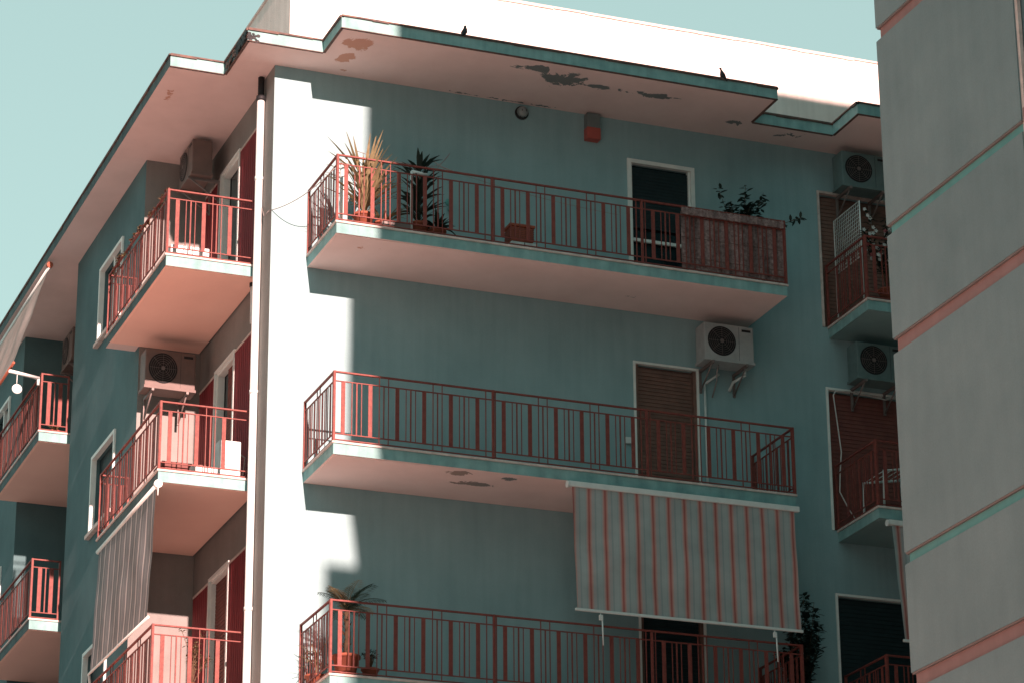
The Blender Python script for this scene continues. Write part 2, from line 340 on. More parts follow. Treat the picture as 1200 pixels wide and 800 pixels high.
for k in KS:                                        # front balcony doors
    z = -H * k; x0, x1 = 5.31, 6.25
    d = MB()
    if k == 0:
        d.box(x0, x1, .10, .13, z, z + 2.12, M_glass)
        D = d.build('door', B); s_ = MB(); slats(s_, 'y', .05, x0 + .03, x1 - .03, z + 1.15, z + 2.08, M_shut_d); s_.build('shutter', D)
        f = MB(); frame(f, 'y', 0, x0, x1, z, z + 2.12, M_whitefr, .055, .025, False)
        f.box(x0 + .03, x1 - .03, .03, .07, z + .93, z + .975, M_whitefr); f.box(x0 - .004, x0 + .03, .02, .09, z, z + 2.12, M_whitefr); f.box(x1 - .03, x1 + .004, .02, .09, z, z + 2.12, M_whitefr)
        f.build('frame', D)
        D['label'] = 'dark door with white frame and a white crossbar'
    else:
        mm = M_shut_b if k == 1 else M_shut_d
        d.box(x0, x1, .11, .13, z, z + 2.12, mm)
        D = d.build('door', B); s_ = MB(); slats(s_, 'y', .07, x0 + .02, x1 - .02, z + .05, z + 2.08, mm, .055); s_.build('shutter', D)
        f = MB(); frame(f, 'y', 0, x0, x1, z, z + 2.12, M_whitefr, .03, .015, False); f.box(x0 + .002, x0 + .05, .012, .11, z, z + 2.11, M_shut_b); f.box(x1 - .05, x1 - .002, .012, .11, z, z + 2.11, M_shut_b)
        f.build('frame', D)
        D['label'] = 'brown roller shutter door pulled down' if k == 1 else 'dark shuttered balcony door'
    # wide shuttered opening on the right
    d = MB(); d.box(8.30, 11.0, .12, .14, z, z + 2.10, M_shut_b if k < 2 else M_shut_d); D = d.build('door', B)
    s_ = MB(); slats(s_, 'y', .07, 8.32, 10.98, z + .03, z + 2.07, M_shut_b if k == 0 else (M_shut_r if k == 1 else M_shut_d), .06); s_.build('shutter', D)
    f = MB(); frame(f, 'y', 0, 8.30, 11.0, z, z + 2.10, M_whitefr if k else M_lip, .03, .02, False); f.build('frame', D)
    # recessed side doors
    y0, y1 = 1.84, 2.77
    d = MB(); d.box(.18, .20, y0, y1, z, z + 2.25, M_glass); D = d.build('door', B)
    if k > 0:
        s_ = MB(); slats(s_, 'x', .13, y0 + .02, y1 - (.02 if k > 1 else .35), z + .04, z + 2.2, M_shut_r, .055); s_.build('shutter', D)
    f = MB(); frame(f, 'x', .06, y0, y1, z, z + 2.25, M_whitefr, .035, .03, False, .03)
    f.box(.07, .17, y1 - .03, y1 - .003, z, z + 2.24, M_whitefr); f.box(.07, .17, y0 + .003, y1 - .03, z + 2.21, z + 2.247, M_whitefr); f.build('frame', D)
    d = MB(); d.box(.18, .20, 9.3, 10.25, z, z + 2.25, M_glass); D = d.build('door', B)
    f = MB(); frame(f, 'x', .06, 9.3, 10.25, z, z + 2.25, M_whitefr, .035, .03, False, .03); f.build('frame', D)
    for (px, a0, a1) in ((-.85, 4.97, 6.30), (-.93, 12.5, 13.8)):     # side windows
        d = MB(); d.box(px + .10, px + .12, a0, a1, z + .8, z + 1.98, M_glass if k == 0 else M_shut_d); W = d.build('window', B)
        f = MB(); frame(f, 'x', px, a0, a1, z + .8, z + 1.98, M_whitefr, .05, .03, False)
        if k == 0: f.box(px + .03, px + .09, (a0 + a1) / 2 - .03, (a0 + a1) / 2 + .03, z + .8, z + 1.98, M_whitefr)
        f.build('frame', W)
        f = MB(); f.box(px - .07, px + .09, a0 - .08, a1 + .08, z + .74, z + .798, M_lip); f.build('sill', W)

# roof slab
poly = [(-1.348, 20.6), (-1.348, .514), (-.571, .514), (-.571, -.612), (.502, -.612), (.502, -1.42), (6.985, -1.42), (6.985, -.6), (8.271, -.6), (8.271, -1.385), (14.4, -1.385), (14.4, 20.6)]
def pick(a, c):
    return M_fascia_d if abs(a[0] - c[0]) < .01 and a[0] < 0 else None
def inset(poly, d):
    n = len(poly); out = []
    for i in range(n):
        a, p, c = Vector(poly[i - 1]), Vector(poly[i]), Vector(poly[(i + 1) % n])
        e1 = (p - a).normalized(); e2 = (c - p).normalized()
        n1 = Vector((-e1.y, e1.x)); n2 = Vector((-e2.y, e2.x)); out.append(tuple(p + n1 * d + n2 * d))
    return out
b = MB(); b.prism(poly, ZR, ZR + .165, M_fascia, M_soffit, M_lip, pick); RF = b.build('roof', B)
# dark drip edge under the fascia and rusty flashing above it (segmented, uneven)
def edge_strip(mb, path, z, h, out, m, jag=0., skip=0.):
    for a, c in zip(path, path[1:]):
        a, c = Vector((*a, 0)), Vector((*c, 0)); L = (c - a).length; d = (c - a) / L; nrm = Vector((d.y, -d.x, 0))
        k = 0.
        while k < L - 1e-4:
            st = min(random.uniform(.12, .5), L - k) if jag else L
            p, q = a + d * k, a + d * (k + st)
            if random.random() >= skip:
                z0 = z - (random.uniform(0, jag) if jag else 0)
                P = [p - nrm * .03, q - nrm * .03, q + nrm * out, p + nrm * out]
                lo = [mb.bm.verts.new((v.x, v.y, z0)) for v in P]; hi = [mb.bm.verts.new((v.x, v.y, z + h)) for v in P]; i = mb.mi(m)
                for fc in ((lo[3], lo[2], lo[1], lo[0]), hi, (lo[0], lo[1], hi[1], hi[0]), (lo[1], lo[2], hi[2], hi[1]), (lo[2], lo[3], hi[3], hi[2]), (lo[3], lo[0], hi[0], hi[3])):
                    mb.bm.faces.new(fc).material_index = i
            k += st
b = MB(); edge_strip(b, poly[:11], ZR + .166, .018, .022, M_flash, jag=.022); b.build('flashing', RF)
b = MB(); edge_strip(b, poly[1:11], ZR - .012, .010, .006, M_flash); b.build('drip_edge', RF)
# broken plaster corner of the eaves
b = MB()
for i in range(46):
    y = random.uniform(-.60, .42); zz = ZR + .03 + random.random() * .10 * (1 if y < .1 else .5); s = random.uniform(.02, .06)
    pts = [(-.571 - random.uniform(.004, .022), y + s * math.cos(a) * random.uniform(.6, 1.3), zz + s * .8 * math.sin(a) * random.uniform(.6, 1.3)) for a in [j * math.pi / 3.5 for j in range(7)]]
    b.quad([(-.572, p[1], p[2]) for p in pts], M_flash) if False else b.bm.faces.new([b.bm.verts.new(p) for p in pts]).__setattr__('material_index', b.mi(M_flash))
for i in range(60):
    y = random.uniform(-.60, -.15); zz = ZR + random.uniform(.015, .13); sz = random.uniform(.03, .075)
    b.bm.faces.new([b.bm.verts.new((-.60 + random.uniform(-.006, .006), y + sz * math.cos(q * .9) * random.uniform(.6, 1.3), zz + sz * .7 * math.sin(q * .9) * random.uniform(.6, 1.2))) for q in range(7)]).material_index = b.mi(M_acd)
for i in range(26):
    x = -.571 + abs(random.gauss(0, .06)); zz = ZR + random.uniform(.0, .12); sz = random.uniform(.015, .04)
    b.bm.faces.new([b.bm.verts.new((x + sz * math.cos(q * .9) * random.uniform(.6, 1.3), -.618 + random.uniform(-.004, .004), zz + sz * .7 * math.sin(q * .9) * random.uniform(.6, 1.2))) for q in range(7)]).material_index = b.mi(M_acd)
b.build('broken_render', RF)
# parapet / penthouse wall set back on the roof
b = MB(); b.box(.38, 14.0, .6, 19.5, ZR + .17, 4.70, M_parapet); PP = b.build('parapet', B)
b = MB(); edge_strip(b, [(.38, 19.5), (.38, .6), (14, .6)], 4.702, .03, .02, M_lip, jag=.02); b.build('coping', PP)

def rail_run(mb, p, axis, L, posts=(), s=.369, first=.12, end_post=True, t=1):
    """railing along one axis: handrail, upper and lower rails, flat broad bars with groups of thin bars between them"""
    x, y, z = p; m = M_red
    def bar(u0, u1, hv, z0, z1):
        if axis == 'x': mb.box(x + u0, x + u1, y - hv, y + hv, z + z0, z + z1, m)
        else: mb.box(x - hv, x + hv, y + u0, y + u1, z + z0, z + z1, m)
    bar(0, L, .016, .935, .955); bar(0, L, .008, .815, .829); bar(0, L, .008, .098, .112); bar(0, L, .008, .018, .032)
    for u in (0.,) + ((L,) if end_post else ()) + tuple(posts): bar(u - .015, u + .015, .0165, -.01, .958)
    n = int((L - first * 2) / s + .3); i = 0
    for k in range(n + 1):
        u = first + k * s
        if u > L - .03: break
        bar(u - .027, u + .027, .0045, .105, .822)
        if k == n: break
        c = u + s / 2
        if any(abs(c - q) < .06 for q in posts): bar(c - .073, c - .061, .006, .025, .945); bar(c + .061, c + .073, .006, .025, .945)
        elif k % 2 == 0:
            for q, hw in ((-.065, .005), (0, .009), (.065, .005)): bar(c + q - hw, c + q + hw, .006, .105, .822)
        else:
            bar(c - .068, c - .057, .006, .025, .945); bar(c + .057, c + .068, .006, .025, .945); bar(c - .008, c + .008, .006, .105, .822)

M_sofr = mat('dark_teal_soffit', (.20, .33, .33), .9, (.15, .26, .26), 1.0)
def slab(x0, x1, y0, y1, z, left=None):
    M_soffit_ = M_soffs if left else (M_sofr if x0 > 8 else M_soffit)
    mb = MB(); mb.box(x0 + .018, x1 - .018, y0 + .018, y1, z - .173, z - .027, M_fascia, bottom=M_soffit_, left=left)
    mb.box(x0 + .045, x1 - .045, y0 + .045, y1 - .05, z - .181, z - .1735, M_soffit_, bottom=M_soffit_)
    mb.box(x0, x1, y0, y1, z - .027, z, M_lip); return mb
for k in KS:
    z = -H * k
    S = slab(.496, 7.094, -1.304, -.003, z).build('balcony', B)                      # front balcony
    m_ = MB(); rail_run(m_, (.52, -1.28, z), 'x', 6.55, posts=(2.7 - .52 + .005, 4.85 - .52 + .05)); 
    rail_run(m_, (.52, -1.26, z), 'y', 1.245, end_post=True, first=.14, s=.34)
    rail_run(m_, (7.07, -1.26, z), 'y', 1.245, end_post=True, first=.14, s=.34); m_.build('railing', S)
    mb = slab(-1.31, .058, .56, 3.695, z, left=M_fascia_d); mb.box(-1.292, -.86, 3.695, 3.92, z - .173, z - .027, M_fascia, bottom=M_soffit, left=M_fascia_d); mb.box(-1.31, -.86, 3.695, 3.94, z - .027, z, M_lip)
    S = mb.build('balcony', B)                                                       # side balcony
    m_ = MB(); rail_run(m_, (-1.28, .60, z), 'x', 1.25, first=.13); rail_run(m_, (-1.28, .62, z), 'y', 3.28, first=.13); rail_run(m_, (-1.28, 3.9, z), 'x', .40, first=.1, s=.2); m_.build('railing', S)
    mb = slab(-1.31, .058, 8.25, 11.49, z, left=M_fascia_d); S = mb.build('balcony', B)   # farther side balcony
    m_ = MB(); rail_run(m_, (-1.28, 8.29, z), 'x', .43, first=.12, s=.19); rail_run(m_, (-1.28, 8.3, z), 'y', 3.15, first=.13); m_.build('railing', S)
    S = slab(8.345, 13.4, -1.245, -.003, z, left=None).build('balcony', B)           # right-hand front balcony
    m_ = MB(); rail_run(m_, (8.37, -1.22, z), 'x', 4.9, first=.13); rail_run(m_, (8.37, -1.2, z), 'y', 1.19, first=.13); m_.build('railing', S)

# ------------------------------------------------------------------ neighbouring building on the right (shades the facade)
N = thing('apartment_building', (6, -20, GZ), 'grey plaster building close on the right with teal and pink string courses', 'building')
N.name = 'apartment_building'
XR = .80; YR = -15.57
bands = [(-3.89, -4.02, M_pink), (-5.73, -5.83, M_teal), (-6.74, -6.88, M_pink), (-8.58, -8.68, M_teal), (-9.57, -9.71, M_pink), (-11.4, -11.52, M_teal), (-12.4, -12.53, M_pink), (-2.7, -2.82, M_teal)]
bands.sort(key=lambda t: -t[0])
b = MB(); zt = 8.56; zc = -2.7
pieces = []
top = zt
# unseen storeys: stepped to shape the shadow edge; tall part added to block sky
b.box(XR, 16, -38, YR, 4.14, zt, M_rb); b.box(XR - .22, 16, -38, YR, 1.24, 4.139, M_rb); b.box(XR, 16, -38, YR, -2.70, 1.239, M_rb); b.box(9.6, 26, -38, YR - .01, zt + .001, 20, M_rb)
for i, (t, bt, m_) in enumerate(bands):
    lo = bands[i + 1][0] if i + 1 < len(bands) else GZ
    b.box(XR, 16, -17.80, YR, lo + .0, bt, M_rb)
b.build('wall', N)
b = MB(); b.box(XR + .05, 16, -38, -17.80, GZ, -2.71, M_rb); b.box(XR + .045, 16, -17.81, YR - .06, GZ, -2.705, M_rb); b.build('rear_wall', N)
for (t, bt, m_) in bands:
    b = MB(); b.box(XR + .03, 15.9, -17.78, YR - .03, bt + .001, t - .014, m_); b.build('string_course', N)
    b = MB(); b.box(XR + .008, 15.95, -17.79, YR - .008, t - .014, t - .0005, M_steel); b.build('shadow_strip', N)  # dark strip standing in for the shadow line under the overhanging panel
b = MB(); b.box(XR + .01, XR + .04, -17.845, -17.805, GZ, -2.72, M_lip); b.build('corner_trim', N)
for z0 in (-5.66, -8.55, -11.44):
    b = MB(); b.box(XR - .02, 15.8, -22.9, -17.86, z0 - .12, z0, M_pink); b.build('string_course', N)
for z0 in (-5.4, -8.3):
    b = MB(); b.box(XR + .02, XR + .049, -20.5, -17.95, z0, z0 + 1.5, M_glass); b.build('window', N)
# bay shaped unseen to step the shadow edge and shade this wall
b = MB(); b.box(.02, XR - .001, -26.5, -23.0, GZ, 2.27, M_rb); b.build('shading_bay', N)

b = MB(); b.box(.9, 10.4, -15.5, -2.6, GZ - .05, GZ + .02, mat('courtyard_green', (.03, .08, .06), .9, (.02, .05, .045), 4)); struct(b.build('added_courtyard_lawn'))  # added ground out of view, dark green to cut the warm bounce
# ------------------------------------------------------------------ drain pipes
t = MB(); t.tube([(-.062, .44, GZ), (-.062, .44, 2.42)], .052, M_white, 14)
for z in (1.2, -1.9, -4.9): t.tube([(-.062, .44, z), (-.062, .44, z + .05)], .06, M_white, 14)
DP = thing('drain_pipe', (-.06, .44, GZ), 'tall white drainpipe running down the building corner', 'pipe')
t.build('pipe', DP)
t = MB(); t.tube([(-.062, .44, 2.42), (-.062, .44, 2.76)], .045, M_acd, 12); t.tube([(-.062, .44, 2.40), (-.062, .44, 2.47)], .066, M_acd, 14); t.build('collar', DP)
t = MB(); t.tube([(-.02, .78, -.19), (-.02, .78, -.30), (-.02, .76, -.40), (-.02, .76, -.78)], .028, M_white, 10); t.tube([(-.02, .78, -.175), (-.02, .78, -.24)], .04, M_acd, 10)
tag(t.build('drain_spout'), 'short white drain spout under the upper side balcony', 'pipe')

# ------------------------------------------------------------------ air conditioners
M_ac2 = mat('ac_casing_brownish', (.17, .125, .11), .55, (.13, .10, .09), 6)
def make_ac(MC=M_ac, hose=False):
    a = thing('air_conditioner', (0, 0, 0), 'ac', 'air conditioner', 'air conditioners on the walls')
    W, D_, Hh = .76, .30, .54
    m_ = MB(); m_.box(-W / 2, W / 2, 0, D_, 0, Hh, MC, bevel=.018)
    m_.box(W * .20, W * .204, -.003, .0, .02, Hh - .02, M_acd)
    m_.box(W * .26, W * .44, -.004, .0, Hh - .085, Hh - .05, M_acd)
    m_.box(-W / 2 - .012, W / 2 + .012, -.012, D_ + .01, -.02, .022, MC, bevel=.006)
    m_.build('casing', a)
    g = MB(); cx, cz, r = -W * .15, Hh * .52, .215
    g.lathe((cx, -.004, cz), [(r, .003), (r, -.004), (r - .012, -.006), (r - .012, -.001)], M_acd, 32, 'y')
    for q in (.19, .16, .13, .10, .07):
        pts = [(cx + q * math.cos(x_ * math.pi / 12), -.012, cz + q * math.sin(x_ * math.pi / 12)) for x_ in range(25)]; g.tube(pts, .0022, M_steel, 4, cap=False)
    for x_ in range(8):
        an = x_ * math.pi / 4; g.tube([(cx, -.013, cz), (cx + .2 * math.cos(an), -.013, cz + .2 * math.sin(an))], .002, M_steel, 4)
    g.lathe((cx, -.018, cz), [(.03, .0), (.028, .008), (.01, .01)], M_steel, 12, 'y')
    g.build('fan_grille', a)
    for sx in (-.26, .26):
        k = MB(); k.box(sx - .018, sx + .018, -.03, D_ + .15, -.058, -.022, M_steel); k.box(sx - .018, sx + .018, D_ + .125, D_ + .149, -.36, -.06, M_steel)
        k.tube([(sx, .02, -.05), (sx, D_ + .13, -.33)], .012, M_steel, 6); k.build('bracket', a)
    if hose:
        k = MB(); k.tube([(W / 2 - .06, D_ * .6, .03), (W / 2 - .05, D_ * .7, -.10), (W / 2 - .16, D_ + .08, -.16), (W / 2 - .20, D_ + .13, -.28)], .022, M_white, 8); k.build('hose', a); k = MB(); k.tube([(-.1, D_ * .5, -.01), (-.12, D_ * .6, -.12), (-.08, D_ * .9, -.2), (-.1, D_ + .1, -.42)], .01, M_cable, 6); k.build('drain_tube', a)
    return a
ac0 = make_ac(hose=True); ac1 = make_ac(M_ac2); ac2 = make_ac(mat('ac_casing_shade_green', (.13, .20, .20), .55, (.09, .15, .15), 6))  # last casing is darkened and greened to carry the far-right shade
specs = [((6.56, -.45, -.90), 0, (1, 1, 1), 'cream air conditioner bracketed under the upper front balcony, right end'),
         ((-.53, 3.10, -.98), 0, (.97, 1, 1.05), 'beige air conditioner in the side recess under the upper balcony'),
         ((-.45, 2.95, 2.16), -90, (.95, 1, 1.0), 'air conditioner seen end-on high in the side recess under the eaves'),
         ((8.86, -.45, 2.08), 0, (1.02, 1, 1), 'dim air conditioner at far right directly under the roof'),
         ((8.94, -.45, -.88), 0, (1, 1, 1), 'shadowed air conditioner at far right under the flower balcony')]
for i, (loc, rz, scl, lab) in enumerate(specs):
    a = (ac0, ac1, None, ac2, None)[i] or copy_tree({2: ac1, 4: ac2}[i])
    a.location = loc; a.rotation_euler = (0, 0, R(rz)); a.scale = scl; a['label'] = lab
a = copy_tree(ac1); a.location = (-.4, 10.6, 2.0); a.rotation_euler = (0, 0, R(-90)); a['label'] = 'dark air conditioner in the farther side recess behind the cream awning'

# ------------------------------------------------------------------ awnings
AW1 = stripes_mat('salmon_stripe_cloth', 'x', .2275, (.36, .44, .44), [(.06, (.44, .42, .41)), (.12, (.52, .36, .33)), (.18, (.50, .24, .21)), (.24, (.38, .12, .11)), (.30, (.50, .25, .22)), (.37, (.52, .38, .35)), (.45, (.42, .43, .43)), (.62, (.33, .40, .40)), (.72, (.40, .47, .47))], off=3.72, trans=.15)
AW2 = stripes_mat('grey_stripe_cloth', 'y', .285, (.22, .25, .26), [(.18, (.28, .31, .31)), (.30, (.20, .23, .24)), (.55, (.28, .30, .31)), (.62, (.60, .60, .58)), (.72, (.38, .40, .40)), (.80, (.15, .17, .18)), (.86, (.25, .27, .28))], trans=.25)
AW3 = stripes_mat('cream_cloth', 'y', 1.4, (.88, .78, .72), [(.8, (.82, .72, .66))], trans=.6)
def cloth(mb, P, m, nu=24, nv=14, amp=.012, ax=(0, 1, 0), seed=0):
    """P = four corners (top start, top end, bottom end, bottom start); gently rippled two-sided cloth"""
    i = mb.mi(m); g = []; ax = Vector(ax)
    for v in range(nv + 1):
        row = []
        for u in range(nu + 1):
            s_, t_ = u / nu, v / nv
            p = (Vector(P[0]) * (1 - s_) + Vector(P[1]) * s_) * (1 - t_) + (Vector(P[3]) * (1 - s_) + Vector(P[2]) * s_) * t_
            p = p + ax * amp * (math.sin(s_ * 21 + seed) * .6 + mnoise.noise(Vector((s_ * 5, t_ * 3, seed))) * 1.4) * math.sin(math.pi * min(1, t_ * 1.0)) 
            row.append(mb.bm.verts.new(p))
        g.append(row)
    for v in range(nv):
        for u in range(nu):
            f = mb.bm.faces.new((g[v][u], g[v][u + 1], g[v + 1][u + 1], g[v + 1][u])); f.material_index = i; f.smooth = True
def front_awning(x0, x1, ztop, zbot, label, pulls, ybot=-1.40):
    A = thing('awning', ((x0 + x1) / 2, -1.36, ztop), label, 'awning', 'striped awnings hanging from balcony slabs')
    m_ = MB(); cloth(m_, [(x0 + .05, -1.37, ztop), (x1 - .03, -1.37, ztop), (x1 - .01, ybot, zbot), (x0 + .09, ybot, zbot)], AW1, 60, 14, .018); m_.build('cloth', A, recalc=False)
    m_ = MB(); m_.box(x0, x1 + .04, -1.40, -1.325, ztop - .02, ztop + .055, M_white, bevel=.012); m_.tube([(x0 - .02, -1.36, ztop + .01), (x0 + .01, -1.36, ztop + .01)], .045, M_white, 12); m_.build('roller', A)
    m_ = MB(); m_.box(x0 + .06, x1 + .01, ybot - .02, ybot + .015, zbot - .03, zbot + .006, M_white, bevel=.006); m_.build('bottom_bar', A)
    for px in pulls:
        m_ = MB(); m_.tube([(px, ybot - .005, zbot - .03), (px + .01, ybot, zbot - .12)], .007, M_white, 6); m_.box(px - .02, px + .03, ybot - .02, ybot + .01, zbot - .13, zbot - .06, M_white, bevel=.005)
        m_.tube([(px + .025, ybot, zbot - .08), (px + .03, ybot - .01, zbot - .46)], .013, M_white, 8, r2=.009); m_.build('crank_handle', A)
    return A
front_awning(3.72, 7.03, -3.31, -4.985, 'wide salmon and grey striped awning hanging below the middle front balcony', (4.13, 6.62))
front_awning(8.42, 10.6, -3.34, -5.0, 'narrow striped awning at far right, cut off by the grey building', (), -1.50)
A = thing('awning', (-1.27, 2.1, -3.3), 'grey striped awning hanging straight down from the middle side balcony', 'awning', 'striped awnings hanging from balcony slabs')
m_ = MB(); cloth(m_, [(-1.30, .62, -3.3), (-1.30, 3.75, -3.3), (-1.36, 3.72, -5.03), (-1.36, .62, -5.06)], AW2, 40, 14, .012, (1, 0, 0)); m_.build('cloth', A, recalc=False)
m_ = MB(); m_.tube([(-1.29, .56, -3.26), (-1.29, 3.85, -3.26)], .032, M_white, 12); m_.tube([(-1.29, .545, -3.26), (-1.29, .60, -3.26)], .055, M_white, 14); m_.tube([(-1.29, .56, -3.3), (-1.29, .56, -3.42)], .008, M_white, 6); m_.build('roller', A)
m_ = MB(); m_.tube([(-1.36, .56, -5.07), (-1.36, 3.78, -5.04)], .018, M_white, 8); m_.tube([(-1.36, 3.78, -5.04), (-1.30, 3.9, -5.2), (-1.28, 3.9, -5.6)], .02, M_white, 8); m_.build('bottom_bar', A)
A = thing('awning', (-1.5, 10, 2.6), 'cream awning slanting out from the eaves above the farther side balcony', 'awning')
m_ = MB(); cloth(m_, [(-1.33, 8.0, 2.60), (-1.33, 11.6, 2.60), (-1.80, 11.6, .98), (-1.80, 8.08, .98)], AW3, 30, 10, .02, (1, 0, .3)); m_.build('cloth', A, recalc=False)
m_ = MB(); m_.tube([(-1.33, 7.9, 2.61), (-1.33, 11.7, 2.61)], .028, M_white, 10); m_.tube([(-1.33, 7.88, 2.64), (-1.33, 7.96, 2.64)], .05, M_terra, 12); m_.build('roller', A)
m_ = MB(); m_.tube([(-1.80, 8.0, .97), (-1.80, 11.7, .97)], .022, M_terra, 8); m_.build('bottom_bar', A)
m_ = MB(); m_.tube([(-1.84, 8.10, .86), (-1.32, 8.38, .90)], .028, M_white, 10); m_.tube([(-1.32, 8.38, .92), (-1.32, 8.38, .78)], .022, M_white, 8); m_.build('arm', A)
t = MB(); t.tube([(-1.70, 8.18, .86), (-1.70, 8.18, .66)], .006, M_white, 6)
t.lathe((-1.70, 8.14, .59), [(.03, -.02), (.075, -.012), (.082, .0), (.075, .02), (.03, .028)], M_white, 20, 'y')
tag(t.build('hanging_disc'), 'small white disc hanging from the cream awning arm', 'ornament')

# ------------------------------------------------------------------ small fittings on the front wall
S = thing('alarm_siren', (4.70, -.003, 2.34), 'grey alarm siren box with red lower lens under the eaves', 'alarm')
t = MB(); t.box(4.60, 4.80, -.13, -.003, 2.52, 2.74, mat('siren_grey', (.16, .2, .2), .6), bevel=.008); t.build('housing', S)
t = MB(); t.box(4.595, 4.805, -.135, -.003, 2.34, 2.519, mat('siren_red', (.42, .10, .08), .5), bevel=.01); t.build('lens', S)
S = thing('wall_lamp', (3.64, -.003, 2.62), 'round unlit bulkhead lamp on the wall under the eaves', 'lamp')
t = MB(); t.lathe((3.64, -.003, 2.62), [(.10, 0), (.10, -.03), (.085, -.04)], M_acd, 20, 'y'); t.build('base', S)
t = MB(); t.lathe((3.64, -.044, 2.62), [(.082, 0), (.075, -.04), (.05, -.07), (.02, -.08)], mat('frosted_glass', (.25, .3, .3), .4), 20, 'y')
for x_ in (-.03, .03): t.tube([(3.64 + x_, -.05, 2.54), (3.64 + x_, -.13, 2.62), (3.64 + x_, -.05, 2.70)], .006, M_acd, 5)
t.build('glass', S)
t = MB(); t.box(5.13, 5.22, -.05, -.003, -2.14, -2.05, M_white, bevel=.006); tag(t.build('junction_box'), 'little white junction box left of the brown shutter door', 'electrical box')
t = MB(); t.tube([(6.36, -.03, -1.12), (6.36, -.03, -3.0)], .018, M_white, 8); t.tube([(6.55, -.12, -.98), (6.45, -.05, -1.05), (6.36, -.03, -1.12)], .018, M_white, 8)
tag(t.build('conduit'), 'thin white conduit running down beside the brown shutter door', 'conduit')
t = MB(); t.lathe((2.54, -.003, 1.08), [(.05, 0), (.05, -.02), (.02, -.03)], M_teal, 14, 'y'); t.tube([(2.54, -.03, 1.08), (2.54, -.08, 1.03), (2.54, -.07, .96), (2.54, -.04, .95)], .025, M_teal, 8)
tag(t.build('water_tap'), 'small teal tap on the wall of the top balcony', 'tap')
def sag(a, c, s_, n=14): return [Vector(a).lerp(Vector(c), i / n) - Vector((0, 0, s_ * 4 * (i / n) * (1 - i / n))) for i in range(n + 1)]
t = MB(); t.tube(sag((-.02, .05, .60), (.50, -1.2, .78), .10), .006, M_cable, 5); t.tube([(-.02, .05, .6), (-.02, .3, .62), (-.02, .48, .9)], .006, M_cable, 5)
tag(t.build('cable'), 'slack cable from the drainpipe to the top front balcony', 'cable')
t = MB(); t.tube(sag((1.15, -.08, 1.62), (1.95, -1.0, 1.12), .04), .006, M_cable, 5); t.tube(sag((1.95, -1.0, 1.12), (2.45, -.3, 1.68), .05), .006, M_cable, 5); t.tube(sag((2.05, -.6, 1.42), (2.14, -1.27, .97), .02), .007, M_cable, 5); t.tube(sag((2.45, -.3, 1.68), (2.10, -.7, 1.2), .0), .006, M_cable, 5)
t.tube(sag((2.0, -1.0, 1.14), (4.8, -.7, .95), .06), .004, M_cable, 4)
tag(t.build('clothes_line'), 'dark clothes line strung over the plants on the top balcony', 'clothes line')
t = MB(); t.tube([(8.40, -.06, -.98), (8.36, -.06, -1.05), (8.40, -.07, -1.5), (8.44, -.07, -1.9), (8.40, -.08, -2.2), (8.38, -.08, -2.5), (8.50, -.1, -2.75), (8.62, -.15, -2.98)], .009, M_cablew, 6)
t.tube([(8.40, -.06, -.98), (8.6, -.06, -.96), (9.2, -.06, -1.02), (9.4, -.06, -.93)], .009, M_cablew, 6)
tag(t.build('loose_cable'), 'loose white cable hanging in front of the far right shutter', 'cable')

# ------------------------------------------------------------------ birds on the roof edge
def bird(x, y, z, rz, s, label):
    t = MB(); i = t.mi(M_acd)
    prof = [(-.13, .030, .006), (-.10, .045, .014), (-.06, .065, .040), (-.01, .085, .060), (.05, .110, .064), (.09, .140, .052), (.115, .175, .034), (.125, .200, .031), (.140, .212, .027), (.158, .210, .015), (.180, .204, .004)]
    rings = []
    for (px, pz, r) in prof: rings.append([t.bm.verts.new((px * s, r * s * .85 * math.cos(a), (pz + r * math.sin(a)) * s)) for a in [k * math.pi / 5 for k in range(10)]])
    for A_, B_ in zip(rings, rings[1:]):
        for k in range(10):
            f = t.bm.faces.new((A_[k], A_[(k + 1) % 10], B_[(k + 1) % 10], B_[k])); f.material_index = i; f.smooth = True
    t.bm.faces.new(rings[0][::-1]); t.bm.faces.new(rings[-1])
    for sy in (-.02, .02): t.tube([(.02 * s, sy * s, .04 * s), (.03 * s, sy * s, .002)], .005 * s, M_acd, 5)
    o = t.build('pigeon'); o.location = (x, y, z); o.rotation_euler = (0, R(-26), R(rz)); o.scale = (.8, 1.35, 1.0); tag(o, label, 'bird', 'pigeons on the roof edge')
bird(2.27, -1.41, 2.925, 30, .68, 'small dark pigeon perched on the left part of the roof edge')
bird(6.12, -1.41, 2.92, 165, .74, 'dark pigeon perched near the right end of the long roof edge')

# ------------------------------------------------------------------ plants and things on the balconies
def pot(parent, x, y, z, r, h, m=M_terra):
    t = MB(); t.lathe((x, y, z), [(r * .68, 0), (r * .95, h * .88), (r * 1.08, h * .88), (r * 1.08, h), (r * .9, h)], m, 20); t.build('pot', parent)
    t = MB(); t.lathe((x, y, z), [(r * .86, h * .9), (r * .86, h * .93)], M_soil, 16); t.build('soil', parent)
def strap_plant(name, x, y, z, h, n, r, m, label, group=None, potr=.14, poth=.26, lw=.05, stem=0.):
    T = thing(name, (x, y, z), label, 'potted plant', group); pot(T, x, y, z, potr, poth)
    t = MB()
    for i in range(n):
        a = random.uniform(0, 6.28); zz = z + poth + stem * random.random(); up = random.uniform(.6, 2.6)
        t.leaf((x + .02 * math.cos(a), y + .02 * math.sin(a), zz), (math.cos(a), math.sin(a), up), (0, 0, 1), h * random.uniform(.6, 1), lw, m, bend=r * random.uniform(.5, 1.3), seg=5)
    t.build('foliage', T, recalc=False)
    if stem:
        t = MB(); t.tube([(x, y, z + poth * .9), (x + .01, y, z + poth + stem)], .02, M_bark, 7, r2=.012); t.build('stem', T)
    return T
